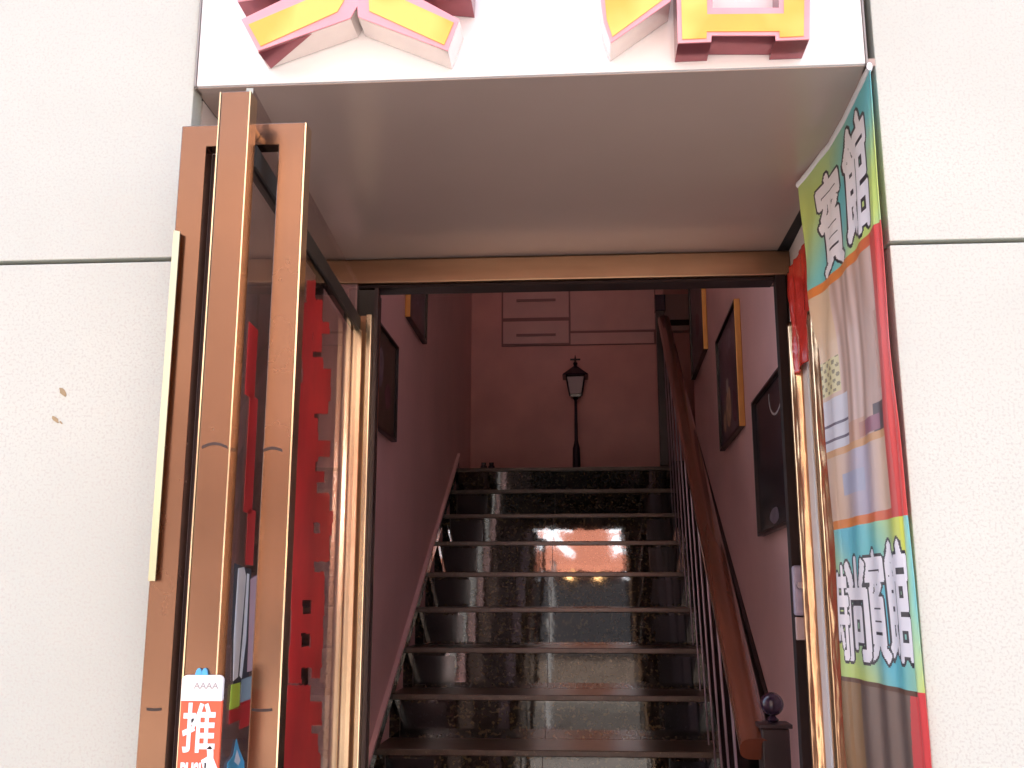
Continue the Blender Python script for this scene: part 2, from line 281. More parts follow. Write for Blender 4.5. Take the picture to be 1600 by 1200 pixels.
# red cut vinyl characters on the glass, and a strip of flat coloured patches near the free edge
red = MT['redvinyl']
def vin(name, rects, m, off=.0046, th=.0005, t_of=None):
    bm = bmesh.new()
    for t0, t1, z0, z1 in rects: prism(bm, [dpt(t0, off, z0), dpt(t0, off + th, z0), dpt(t1, off + th, z0), dpt(t1, off, z0)], (0, 0, z1 - z0))
    return obj(name, bm, m, gd)
def tz(px, py, off=.0046):                                   # pixel -> (t along the leaf, z)
    d = ray(px, py); lo, hi = 0.0, 1.0
    for _ in range(40):
        m_ = (lo + hi) / 2; q = dpt(m_, off, 0); s = q.x / q.y - d.x / d.y
        if s < 0: lo = m_
        else: hi = m_
    q = dpt(lo, off, 0); return lo, CZ + d.z / d.y * q.y
def tzr(px0, py0, px1, py1):
    py0 -= 4; py1 += 3; px0 -= .8; a = tz(px0, (py0+py1)/2); b = tz(px1, (py0+py1)/2); z0 = tz((px0+px1)/2, py1)[1]; z1 = tz((px0+px1)/2, py0)[1]; return (a[0], b[0], z0, z1)
R = [(480,440,492,475),(482,470,503,505),(470,475,488,560),(490,505,514,520),(490,520,502,548),(474,560,504,600),(474,578,516,625),(468,600,490,660),(488,620,512,645),(466,655,496,720),
     (462,690,515,712),(462,712,492,740),(460,738,506,752),(460,752,494,775),(458,772,514,800),(456,800,520,815),(456,815,489,835),(501,815,518,835),(456,835,514,876),(456,876,490,895),(457,895,506,935),
     (456,935,472,960),(487,935,506,960),(456,960,504,988),(455,988,470,1012),(486,988,504,1012),(452,1012,502,1042),(452,1042,470,1066),(488,1042,500,1058),(450,1072,484,1100),(446,1098,502,1132),(444,1130,486,1150),(442,1148,496,1178),(440,1178,500,1215),(440,1215,484,1260)]
# the cut-out shapes are merged on one fine grid so the vinyl is a single flat layer
def pix0(p):
    q = (p.x, p.y, p.z - CZ); c = [sum(M[r_][k] * q[k] for k in range(3)) for r_ in range(3)]; return c[0]/c[2]*F + 800, c[1]/c[2]*F + 600
ta, tb = tz(436, 900)[0], tz(527, 700)[0]; NT, NV = 64, 420; za_, zb_ = CZ - .36, CZ + .56
bm = bmesh.new(); vv = {}
def gv(i, j):
    if (i, j) not in vv: vv[(i, j)] = bm.verts.new(dpt(ta + (tb - ta) * i / NT, .0047, za_ + (zb_ - za_) * j / NV))
    return vv[(i, j)]
for j in range(NV):
    for i in range(NT):
        x, y = pix0(dpt(ta + (tb - ta) * (i + .5) / NT, .0047, za_ + (zb_ - za_) * (j + .5) / NV))
        if any(a - 1 <= x <= c + .5 and b - 1.5 <= y <= d + 1.5 for a, b, c, d in R): bm.faces.new((gv(i, j), gv(i+1, j), gv(i+1, j+1), gv(i, j+1)))
ro = obj('red_lettering', bm, red, gd); sm_ = ro.modifiers.new('t', 'SOLIDIFY'); sm_.thickness = .0004
vin('red_patch', [tzr(386,510,400,620), tzr(386,620,398,800), tzr(386,800,397,880), tzr(376,1090,402,1130)], red)
dslab('glass_edge_glint', -.0012, -.0001, -.004, .004, .06, GT, 'edgeglass', gd)  # pale strip on the pane's free edge, glint put into its colour
def vpoly(name, px, m, off):
    bm = bmesh.new(); q = []
    for x, y in px: t, z = tz(x, y, off); q.append(dpt(t, off, z))
    prism(bm, q, (nn.x*.0005, nn.y*.0005, 0)); return obj(name, bm, m, gd)
vpoly('black_patch', [(366,880),(392,890),(388,1062),(364,1076),(362,980)], 'blackpatch', .0046)
vpoly('white_patch', [(372,888),(381,886),(384,900),(377,985),(371,1058),(364,1064),(365,1000),(368,950)], 'whitevinyl', .0053)
vpoly('white_patch', [(386,896),(389,897),(384,1000),(377,1060),(374,1056),(380,985)], 'whitevinyl', .0053)
vpoly('pink_patch', [(391,905),(402,898),(398,1046),(386,1050)], 'palepink', .0053)
vpoly('green_patch', [(361,1070),(375,1066),(373,1107),(358,1109)], 'greenpatch', .0053)
vpoly('grey_patch', [(377,1062),(393,1056),(391,1092),(375,1098)], 'greypatch', .0053)
vpoly('red_patch', [(358,1110),(392,1094),(390,1118),(357,1132)], 'redvinyl', .0053)
vpoly('blue_sticker', [(369,1154),(373,1170),(381,1190),(382,1230),(352,1230),(355,1192),(364,1180)], 'bluevinyl', .0053)
vpoly('white_patch', [(370,1172),(375,1188),(372,1196),(366,1190)], 'whitevinyl', .0059)
# ================================================================ push sign hanging on the upright pull
ps = thing('push_sign', 'red and white push sign stuck on the middle door pull', 'sign', (-.39, 1.04, CZ - .2))
SY = 1.0528; sx0, sx1 = P(284, 1080, SY).x, P(346, 1080, SY).x + .001; zT = P(315, 1055, SY).z; zM = P(315, 1095, SY).z; zB = zM - .20
def rrect(x0, x1, z0, z1, r, Y, corners=(1,1,1,1)):
    pts = []
    for (cx, cz, a, on) in ((x1-r, z1-r, 0, corners[0]), (x0+r, z1-r, 90, corners[1]), (x0+r, z0+r, 180, corners[2]), (x1-r, z0+r, 270, corners[3])):
        if on:
            for k in range(6): t = math.radians(a + 18*k); pts.append((cx + r*math.cos(t), Y, cz + r*math.sin(t)))
        else: pts.append((cx + (r if a in (0, 270) else -r), Y, cz + (r if a in (0, 90) else -r)))
    return pts
bm = prism(bmesh.new(), rrect(sx0, sx1, zB, zM + .0005, .004, SY, (0,0,1,1)), (0, .0045, 0)); obj('red_panel', bm, 'signred', ps)
bm = prism(bmesh.new(), rrect(sx0, sx1, zM, zT, .005, SY - .001, (1,1,0,0)), (0, .0055, 0)); obj('white_panel', bm, 'signwhite', ps)
for cx in (309.5, 318.5):
    p = P(cx, 1052, SY); bm = bmesh.new(); prism(bm, [(p.x + .0035*math.cos(t*math.pi/8), SY + .001, p.z - .004 + (.009 if t <= 8 else .003)*math.sin(t*math.pi/8)) for t in range(16)], (0, .003, 0)); obj('blue_tab', bm, 'bluevinyl', ps)
def flat(x0, x1, z0, z1, Y, th): return lambda u, v, w_: Vector((x0 + (x1 - x0) * u, Y + th * (1 - w_), z0 + (z1 - z0) * v))
x0, x1 = P(290, 1140, SY).x - .003, P(337, 1140, SY).x; z0, z1 = P(310, 1176, SY).z, P(310, 1098, SY).z
glyph('推', .018, flat(x0, x1, z0, z1, SY - .0012, .001), 'white_character', 'signwhite', ps)
glyph('AAAA', .0, flat(P(304,1070,SY).x, P(342,1070,SY).x, P(320,1076,SY).z, P(320,1066,SY).z, SY - .0018, .0006), 'small_marks', 'signink', ps)
glyph('PUSH', .03, flat(sx0 + .004, sx1 - .012, P(310,1225,SY).z, P(310,1191,SY).z, SY - .0012, .001), 'white_lettering', 'signwhite', ps)
bm = bmesh.new(); hp = [(314,1188),(324,1182),(323,1170),(328,1165),(333,1172),(333,1185),(339,1200),(338,1222),(322,1222)]
prism(bm, [P(x, y, SY - .0012) for x, y in hp], (0, .001, 0)); obj('pointing_mark', bm, 'signwhite', ps)
# ================================================================ printed banner on the right side
bn = thing('banner', 'printed vinyl guesthouse banner hung down the right side of the entrance', 'banner', (.37, 1.2, SOF))
prof = [(.3685, 1.192), (.3695, 1.21), (.3725, 1.274), (.3735, 1.34), (.372, 1.423), (.360, 1.497), (.350, 1.548)]
def prof_at(u):
    s = u * (len(prof) - 1); i = min(int(s), len(prof) - 2); f = s - i; return Vector(prof[i]).lerp(Vector(prof[i+1]), f)
ZT, ZB = SOF - .006, .18
def ban(u, z, off=0):
    d = (ZT - z); k_ = min(1, d / .30); xin = .024 * u * k_; u_ = u; u = u * (1 - .27 * k_)
    p = prof_at(u); t = prof_at(min(1, u+.02)) - prof_at(max(0, u-.02)); nrm = Vector((-t.y, t.x)).normalized()
    d = (ZT - z)
    wr = .0016 * math.sin(u * 40 + 1.3 * math.sin(d * 6)) * min(1, d * 5) + .0022 * math.sin(d * 13 + u * 5) * u + .0025 * math.sin(d * 4 + 1)
    wr += 0 + .003 * noise.noise(Vector((u * 3, d * 7, 1)))
    q = p + nrm * (wr + off + xin); zz = z - .020 * max(0, 1 - d / .12) * max(0, u - .75) * 4 * .35
    return Vector((q.x, q.y, zz))
def pix(p):
    q = Vector((p.x, p.y, p.z - CZ)); c = [sum(M[r][k] * q[k] for k in range(3)) for r in range(3)]; return c[0]/c[2]*F + 800, c[1]/c[2]*F + 600
def uvof(px, py):
    best = None; u, z, s, sz = .5, CZ + .2, .5, .6
    for _ in range(14):
        cand = [(u + a * s, z + b * sz) for a in (-1, -.5, 0, .5, 1) for b in (-1, -.5, 0, .5, 1)]
        def e(c): q = pix(ban(min(1.2, max(-.2, c[0])), c[1])); return (q[0]-px)**2 + (q[1]-py)**2
        u, z = min(cand, key=e); s *= .55; sz *= .55
    return u, z
zf = lambda y: P(1400, y, 1.2).z
z1a, z2a, z2b = zf(345), zf(806), zf(1082)
def mixc(a, b, t): t = max(0, min(1, t)); return tuple(x + (y - x) * t for x, y in zip(a, b))
CY, YG, GR = (.12, .52, .62), (.66, .70, .10), (.22, .60, .40)
def grad(u, d):
    s = .5 + .5 * math.sin(u * 5.2 + d * 13 + .6); c = mixc(CY, YG, s * 1.15 - .1); return mixc(c, GR, .35 * (.5 + .5 * math.sin(d * 21 - u * 9)))
def rectin(u, d, u0, u1, d0, d1): return u0 <= u <= u1 and d0 <= d <= d1
def bcol(u, z):
    redc, org = (.62, .07, .06), (.72, .22, .04)
    if z > z1a:
        d = ZT - z
        g = .5 + .55 * math.sin(6.0 * (d * 3.3 - u * .75) - 1.2 + .5 * math.sin(u * 5))
        c = mixc(CY, YG, g); c = mixc(c, YG, max(0, u - .72) * 3 * max(0, 1 - d * 4)); c = mixc(c, CY, max(0, 1 - d * 12) * (1 - u))
        return mixc(c, GR, .25)
    if z > z2a:
        d = (z1a - z) / (z1a - z2a); bw = .10 + .02 * math.sin(d * 5)
        if u < .30: return mixc(redc, (.70, .18, .17), .6 * max(0, 1 - abs(d - .4) * 3))
        if d < .045: return mixc(redc, org, (u - .1) / .5)
        if d > .965: return mixc(redc, org, (u - .2) / .6)
        # a bedroom: curtains, wall picture, headboard, lamp, bed
        st = .5 + .5 * math.sin(u * 62 + 3 * math.sin(u * 9)); c = mixc((.46, .29, .22), (.66, .46, .38), st)
        if u > .80: c = mixc((.62, .45, .36), (.72, .50, .30), .5 + .5 * math.sin(d * 8))
        if u < .36 and .28 < d < .56: c = mixc((.52, .30, .22), (.62, .42, .34), .5 + .5 * math.sin(u * 160) * math.sin(d * 120))
        if u < .30 and .56 <= d < .60: c = (.60, .46, .42)
        if u < .42 and .60 <= d < .70: c = (.10, .06, .06) if u > .26 or d < .64 else (.62, .56, .54)
        if rectin(u, d, .36, .62, .64, .69): c = (.32, .12, .16)
        if u > .55 and .62 < d < .72: c = mixc(c, (.55, .26, .14), .6)
        if .72 < d: c = mixc((.66, .44, .30), (.46, .40, .48), .5 + .5 * math.sin(u * 11 + 1)); 
        if .70 < d < .725: c = (.62, .32, .14)
        if rectin(u, d, .60, .84, .80, .88): c = (.40, .40, .50)
        if u > .80 and .34 < d < .48: c = (.66, .58, .30) if (math.sin(u*90)*math.sin(d*170) > -.3) else (.25, .2, .1)
        if u > .74 and .50 < d < .70: c = (.60, .58, .62)
        if u > .74 and (abs(d - .60) < .004 or abs(d - .66) < .004): c = (.12, .08, .12)
        return c
    if z > z2b:
        d = z2a - z; c = grad(u, d); c = mixc(c, CY, max(0, .8 - u * 5)); return mixc(c, YG, max(0, min(1, (d - .10) * 9)) * max(0, 1 - u * 3))
    d = z2b - z
    if d < .006 and u > .15: return (.12, .05, .03)
    if u < .27 + .03 * math.sin(d * 20): return (.62, .06, .06)
    s = .5 + .5 * math.sin(u * 30); c = mixc((.13, .085, .07), (.20, .13, .10), s)
    if u > .82: c = mixc(c, (.32, .17, .05), .6)
    if rectin(u, d, .3, .8, .11, .13): c = (.24, .17, .14)
    return c
import numpy as np
NU, NZ = 220, 1000
def stamp(body, W=96, H=160, pad=14):
    """rasterise one character: 2 = white stroke, 1 = dark outline, 0 = nothing"""
    c = bpy.data.curves.new('lettering', 'FONT'); c.body = body; c.resolution_u = 3
    o = bpy.data.objects.new('lettering', c); C.collection.objects.link(o); bpy.context.view_layer.update()
    me = bpy.data.meshes.new_from_object(o.evaluated_get(bpy.context.evaluated_depsgraph_get())); bpy.data.objects.remove(o); me.calc_loop_triangles()
    V = np.array([v.co[:2] for v in me.vertices]); V = (V - V.min(0)) / (V.max(0) - V.min(0)); V = V * [W - 2*pad - 1, H - 2*pad - 1] + pad
    yy, xx = np.mgrid[0:H, 0:W]; m = np.zeros((H, W), bool)
    for t in me.loop_triangles:
        a, b, d = (V[i] for i in t.vertices); e = []
        for p, q in ((a, b), (b, d), (d, a)): e.append((q[0]-p[0])*(yy-p[1]) - (q[1]-p[1])*(xx-p[0]))
        m |= ((e[0] >= 0) & (e[1] >= 0) & (e[2] >= 0)) | ((e[0] <= 0) & (e[1] <= 0) & (e[2] <= 0))
    def dil(a, r):
        o_ = a.copy()
        for dx in range(-r, r+1):
            for dy in range(-r, r+1):
                if dx*dx + dy*dy <= r*r + 1: o_ |= np.roll(np.roll(a, dx, 1), dy, 0)
        return o_
    w_ = dil(m, 3); k_ = dil(w_, 4); return w_.astype(int) + k_.astype(int), pad / W, pad / H
UG = [[pix(ban(i / 60, ZT + (ZB - ZT) * j / 200)) for i in range(61)] for j in range(201)]
UA = np.array(UG)
def uvpix(px, py):
    e = (UA[..., 0] - px)**2 + (UA[..., 1] - py)**2; j, i = np.unravel_index(e.argmin(), e.shape); u0, z0 = i / 60, ZT + (ZB - ZT) * j / 200
    c = [(u0 + a / 240, z0 + b * .0011) for a in range(-6, 7) for b in range(-5, 6)]
    return min(c, key=lambda q: (pix(ban(*q))[0] - px)**2 + (pix(ban(*q))[1] - py)**2)
chars = []
for body, xl, xr, yt, yb, dy in (('館', 1319, 1356, 188, 362, 22), ('賓', 1280, 1317, 270, 422, 16), ('時', 1302, 1327, 886, 1030, 5), ('尚', 1325, 1356, 873, 1031, 5), ('賓', 1354, 1386, 860, 1032, 6), ('館', 1386, 1421, 846, 1033, 6)):
    ym = (yt + yb) / 2; ul, ur = uvpix(xl, ym)[0], uvpix(xr, ym)[0]; xm = (xl + xr) / 2; k = (yb - yt) * .5 * .075
    zt_, zb_ = uvpix(xm - k, yt)[1], uvpix(xm + k, yb)[1]; chars.append((stamp(body), ul, ur, zt_, zb_))
def inked(u, z, c):
    for (bmp, pu, pv), ul, ur, zt_, zb_ in chars:
        a = (u - ul) / (ur - ul) * (1 - 2*pu) + pu; b = (z - zb_) / (zt_ - zb_) * (1 - 2*pv) + pv
        if 0 <= a < 1 and 0 <= b < 1:
            v = bmp[int(b * bmp.shape[0]), int(a * bmp.shape[1])]
            if v == 2: return (.86, .82, .83)
            if v == 1: return (.035, .03, .04)
    return c
bm = bmesh.new(); cl = bm.loops.layers.float_color.new('print')
grid = [[bm.verts.new(ban(i / NU, ZT + (ZB - ZT) * j / NZ)) for i in range(NU + 1)] for j in range(NZ + 1)]
for j in range(NZ):
    for i in range(NU):
        f = bm.faces.new((grid[j][i], grid[j][i+1], grid[j+1][i+1], grid[j+1][i])); u_, z_ = (i + .5) / NU, ZT + (ZB - ZT) * (j + .5) / NZ
        c = bcol(u_, z_); c = tuple(x * .96 for x in c); c = inked(u_, z_, c) if z_ > z1a or z2b < z_ < z2a else c
        for L in f.loops: L[cl] = (*c, 1)
me = bpy.data.meshes.new('printed_sheet'); bm.to_mesh(me); bm.free()
for p in me.polygons: p.use_smooth = True
sh = link('printed_sheet', me, vmat('banner_print', .38), bn); sm = sh.modifiers.new('t', 'SOLIDIFY'); sm.thickness = .0008; sm.offset = 0
# white hem along the top edge and grommet-side welt
bm = bmesh.new(); rg = []
for a in range(41):
    c_ = ban(a / 40, ZT + .001); rr = .0036 + .0006 * noise.noise(Vector((a * .4, 0, 0)))
    rg.append([bm.verts.new((c_.x + rr * math.cos(t * math.pi / 5), c_.y, c_.z + 1.6 * rr * math.sin(t * math.pi / 5))) for t in range(10)])
for A_, B_ in zip(rg, rg[1:]):
    for t in range(10): bm.faces.new((A_[t], A_[(t+1) % 10], B_[(t+1) % 10], B_[t]))
bm.faces.new(rg[0]); bm.faces.new(rg[-1])
obj('top_hem', bm, 'whitevinyl', bn, smooth=True)
# ================================================================ crumpled film left on the side lining behind the banner
def sheet(name, x_of, y0, y1, z0, z1, m, par, amp=.006, nu=40, nz=160, sc=9):
    bm = bmesh.new(); g = []
    for j in range(nz + 1):
        z = z0 + (z1 - z0) * j / nz; r = []
        for i in range(nu + 1):
            y = y0 + (y1 - y0) * i / nu; k = noise.noise(Vector((y * sc * 3.2, z * sc, 3.1))) + .5 * noise.noise(Vector((y * sc * 7, z * sc * 2.3, 9)))
            ridge = abs(noise.noise(Vector((y * sc * 2, z * sc * .45, 5)))) * 1.3
            r.append(bm.verts.new((x_of(y) - amp * (.9 + k * .5 - ridge), y, z)))
        g.append(r)
    for j in range(nz):
        for i in range(nu): bm.faces.new((g[j][i], g[j][i+1], g[j+1][i+1], g[j+1][i]))
    o = obj(name, bm, m, par, smooth=True); s = o.modifiers.new('t', 'SOLIDIFY'); s.thickness = .0005; return o
ff = thing('protective_film', 'crumpled gold film covering the side lining between banner and doorway', 'film', (.38, 1.7, 0))
lx = lambda y: .384 + (y - 1.234) * .0314 - .001

def roll(name, path, z0, z1, m, par, amp, seed):
    bm = bmesh.new(); g = []; pts = [Vector((P(px, 900, Y).x, Y)) for px, Y in path]; nu = 28; nz = 220
    for j in range(nz + 1):
        z = z0 + (z1 - z0) * j / nz; row = []
        for i in range(nu + 1):
            t = i / nu * (len(pts) - 1); a = min(int(t), len(pts) - 2); q = pts[a].lerp(pts[a+1], t - a)
            k = noise.noise(Vector((i * .09, z * 5 + seed, seed))) + .35 * noise.noise(Vector((i * .2, z * 24, seed + 4))); e = math.sin(math.pi * i / nu)
            row.append(bm.verts.new((q.x + amp * .25 * k * e, q.y + amp * (k - .2 * abs(noise.noise(Vector((z * 30, i * .2, 2))))) * e, z)))
        g.append(row)
    for j in range(nz):
        for i in range(nu): bm.faces.new((g[j][i], g[j][i+1], g[j+1][i+1], g[j+1][i]))
    o = obj(name, bm, m, par, smooth=True); sm_ = o.modifiers.new('t', 'SOLIDIFY'); sm_.thickness = .0005
roll('film_fold', [(1252, 1.862), (1254, 1.85), (1261, 1.842), (1270, 1.838), (1277, 1.842), (1282, 1.862)], .1, CZ + .50, 'foil', ff, .0035, 1.7)
roll('film_fold', [(1285, 1.66), (1287, 1.60), (1292, 1.585), (1301, 1.575), (1314, 1.565), (1330, 1.57)], .1, CZ + .45, 'foil', ff, .006, 8.2)
roll('film_edge', [(1281, 1.79), (1282, 1.775), (1285, 1.775), (1286, 1.79)], .1, CZ + .48, 'whitevinyl', ff, .003, 4.2)
rf = thing('red_plastic_sheet', 'glossy red plastic strip behind the top of the banner', 'plastic sheet', (.38, 1.7, CZ + .5))
sheet('plastic_strip', lambda y: lx(y) - .004, 1.54, 1.865, CZ + .40, CZ + .60, 'redfilm', rf, .009, 40, 50, 12)
# ================================================================ stairwell shell
SX = lambda y: .54 + .02 * y
def vwall(name, label, pts, h0, h1, th, m):
    b = bmesh.new(); prism(b, [Vector((x, y, h0)) for x, y in pts], (0, 0, h1 - h0)); o = obj(name, b, m); return tag(o, label, 'wall')
lw = thing('stair_wall', 'pink wall on the left side of the stairs with two small pictures', 'wall', (-.82, 4.3, 0))
WY0, WY1, WZ0, WZ1 = 2.03, 3.0, CZ - .5, CZ + 2.8
box('wall_section', -.9, -.745, 1.96, WY0, 0, CZ + 3.3, 'pink', lw); box('wall_section', -.9, -.745, WY1, 6.8, 0, CZ + 3.3, 'pink', lw)
box('wall_section', -.9, -.745, WY0, WY1, 0, WZ0, 'pink', lw); box('wall_section', -.9, -.745, WY0, WY1, WZ1, CZ + 3.3, 'pink', lw)
wf = box('window', -.852, -.847, WY0, WY1, WZ0, WZ1, 'clearglass', lw)  # added side window, hidden from the camera, to light the right wall
for ya, yb, za, zb in ((WY0, WY0+.04, WZ0, WZ1), (WY1-.04, WY1, WZ0, WZ1), (WY0+.04, WY1-.04, WZ0, WZ0+.04), (WY0+.04, WY1-.04, WZ1-.04, WZ1)): box('added_window_frame', -.845, -.80, ya, yb, za, zb, 'sky_wht', wf)
vwall('stair_wall', 'pink wall on the right side of the stairs hung with large pictures', [(SX(1.96), 1.96), (SX(5.82), 5.82), (SX(5.82) + .12, 5.82), (SX(1.96) + .15, 1.96)], 0, CZ + 3.3, .1, 'pink')
xe = P(1040, 600, 6.8).x
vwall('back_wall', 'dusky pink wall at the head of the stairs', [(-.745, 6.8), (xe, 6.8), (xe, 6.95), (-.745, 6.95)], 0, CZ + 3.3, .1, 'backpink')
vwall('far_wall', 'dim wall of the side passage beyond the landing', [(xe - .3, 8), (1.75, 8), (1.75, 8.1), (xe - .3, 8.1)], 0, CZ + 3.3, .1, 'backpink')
vwall('passage_wall', 'short wall returning behind the landing', [(xe - .12, 6.951), (xe, 6.951), (xe, 8), (xe - .12, 8)], 0, CZ + 3.3, .1, 'pink')
vwall('passage_wall', 'side wall closing the passage right of the landing', [(1.6, 5.70), (1.75, 5.70), (1.75, 8), (1.6, 8)], 0, CZ + 3.3, .1, 'pink')
vwall('passage_wall', 'short wall behind the right stair wall at landing height', [(SX(5.82) + .121, 5.70), (1.6, 5.70), (1.6, 5.82), (SX(5.82) + .121, 5.82)], 0, CZ + 3.3, .1, 'pink')
# returns behind the facade
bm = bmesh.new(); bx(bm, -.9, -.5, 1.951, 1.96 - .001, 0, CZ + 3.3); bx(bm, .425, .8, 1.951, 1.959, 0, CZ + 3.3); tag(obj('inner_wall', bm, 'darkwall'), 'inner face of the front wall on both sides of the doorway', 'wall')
bmz = P(800, 456, 2.2).z
tag(box('ceiling_beam', -.744, .583, 2.05, 2.2, bmz, bmz + .35, 'darkband'), 'dark beam crossing just inside the doorway', 'beam')
cz = bmesh.new(); prism(cz, [Vector((-.9, 1.96, CZ + 2.95)), Vector((-.9, 8.1, CZ + 2.95)), Vector((-.9, 8.1, CZ + 3.1)), Vector((-.9, 1.96, CZ + 3.1))], (2.7, 0, 0))
tag(obj('ceiling', cz, 'ceil'), None, None, None, 'structure')
# ================================================================ staircase
Y0, TR, Z0, RI = 3.739, .2847, CZ - .5136, .16
K0 = -5
st = thing('staircase', 'steep flight of polished dark granite steps with lighter nosings', 'staircase', (-.13, 2.3, Z0 + RI * K0))
for k in range(K0 + 1, 9):
    y = Y0 + TR * k; z = Z0 + RI * k; xr = .462 + .008 * k; xs_ = .53; ydeep = y + TR if k < 8 else 8.0
    if k == 8:
        b = bmesh.new(); bx(b, -.744, SX(5.82) - .001, y + .012, 8.0, z - RI, z - .022); s = obj('landing', b, 'granite', st)
        box('nosing', -.744, SX(y) - .001, y, y + .10, z - .0215, z, 'granitetop', s, bev=.003)
        box('landing_paving', -.744, 1.599, y + .101, 7.99, z - .0215, z, 'granite', s)
        continue
    s = box('step', -.744, xs_, y + .012, ydeep + .0119, z - RI - .0, z - .022, 'granite', st)
    box('nosing', -.744, xr + .004, y, ydeep + .0118, z - .0215, z, 'granitetop', s, bev=.003)
    for xa, xb in ((-.70, -.53), (xr - .17, xr - .02)): box('tile_inset', xa, xb, y + .0105, y + .0119, z - RI + .014, z - .034, 'inset', s)
    for xa, xb in ((-.705, -.7015), (-.1505, -.148)): box('tile_joint', xa, xb, y + .0106, y + .0119, z - RI + .002, z - .024, 'grout', s)
sl_ = RI / TR
def slope(y): return Z0 + (y - Y0) * sl_
b = bmesh.new(); prism(b, [(-.744, 2.3, slope(2.3) - .02), (-.744, 6.05, slope(6.05) - .02), (-.744, 6.05, slope(6.05) + .045), (-.744, 2.3, slope(2.3) + .045)], (.014, 0, 0)); obj('skirting', b, 'granite', st)
b = bmesh.new(); prism(b, [(-.744, 2.3, slope(2.3) + .0455), (-.744, 6.08, slope(6.08) + .0455), (-.744, 6.08, slope(6.08) + .062), (-.744, 2.3, slope(2.3) + .062)], (.018, 0, 0)); obj('skirting_cap', b, 'pink', st)
# right hand side: dark stringer and wainscot
b = bmesh.new(); prism(b, [(.462 + .0281 * (1.98 - Y0), 1.98, 0), (.462 + .0281 * (6.0 - Y0), 6.0, 0), (SX(6.0) - .001, 6.0, 0), (SX(1.98) - .001, 1.98, 0)], (0, 0, 1))
for v in b.verts: v.co.z = .0 if v.co.z < .5 else slope(v.co.y) + .04
obj('stringer', b, 'inset', st)
b = bmesh.new(); A = [(SX(2.0) - .016, 2.0), (SX(6.1) - .016, 6.1)]
prism(b, [(A[0][0], 2.0, slope(2.0) + .0405), (A[1][0], 6.1, slope(6.1) + .0405), (A[1][0], 6.1, slope(6.1) + .30), (A[0][0], 2.0, slope(2.0) + .30)], (.0145, 0, 0)); obj('wainscot', b, 'darkwood', st)
tag(box('hall_floor', -.9, .8, 1.9, 2.72, .0, Z0 + RI * K0, 'granite'), None, None, None, 'structure')
# ================================================================ handrail
hr = thing('stair_railing', 'brown wooden handrail on thin iron balusters down the right of the stairs', 'railing', (.42, 2.45, .2))
ra, rb = Vector((.5026, 5.917, CZ + 1.630)), Vector((.380, 2.43, CZ - .327))
def railpt(y): return ra.lerp(rb, (ra.y - y) / (ra.y - rb.y))
b = bmesh.new(); dr = (ra - rb).normalized(); up_ = Vector((1, 0, 0)).cross(dr).normalized(); n = 20; rings = []
for e in (rb - dr * .0, ra):
    rings.append([b.verts.new(e + Vector((1, 0, 0)) * .035 * math.copysign(abs(math.cos(t)) ** .7, math.cos(t)) + up_ * .028 * math.copysign(abs(math.sin(t)) ** .8, math.sin(t))) for t in [2*math.pi*i/n for i in range(n)]])
b.faces.new(rings[0]); b.faces.new(rings[1][::-1])
for i in range(n): b.faces.new((rings[0][i], rings[0][(i+1) % n], rings[1][(i+1) % n], rings[1][i]))
obj('handrail', b, 'wood', hr, smooth=True)
b = bmesh.new(); y = 2.75
bal0 = None
while y < 5.85:
    p = railpt(y); b = bmesh.new(); zb = slope(y) + .0; xs_ = .455 + .0281 * (y - Y0) - .016; tube(b, (xs_, y, zb - .08), (p.x - .022, y, p.z - .01), .0038, n=8); obj('baluster', b, 'iron', hr, smooth=True); y += TR
nx, ny, nz = .4245, 2.45, CZ - .2318
b = bmesh.new(); bx(b, nx - .031, nx + .031, ny - .031, ny + .031, .16, nz - .050); npst = obj('newel_post', b, 'darkwood', hr, bev=.004)
b = bmesh.new(); bx(b, nx - .037, nx + .037, ny - .037, ny + .037, nz - .0495, nz - .040); obj('post_cap', b, 'darkwood', npst, bev=.002)
b = bmesh.new(); lathe(b, (nx, ny, nz), [(.010, -.0395), (.014, -.034), (.009, -.029)] + [(max(.001, .026 * math.sin(math.pi * k / 14)), -.026 * math.cos(math.pi * k / 14)) for k in range(1, 15)]); obj('ball_finial', b, 'lamp', npst, smooth=True).data.materials[0].node_tree.nodes['Principled BSDF'].inputs['Roughness'].default_value = .15
b = bmesh.new(); bx(b, .462, .512, 5.96, 6.01, CZ + .766, CZ + 1.79); tp = obj('newel_post', b, 'darkwood', hr, bev=.004)
b = bmesh.new(); bx(b, .456, .520, 5.95, 6.02, CZ + 1.70, CZ + 1.80); obj('post_cap', b, 'lamp', tp, bev=.004)
# landing guard rail seen as the dark strip
b = bmesh.new(); bx(b, .513, .55, 6.0, 6.03, CZ + .766, CZ + 1.60); obj('guard_panel', b, 'darkwood', hr)
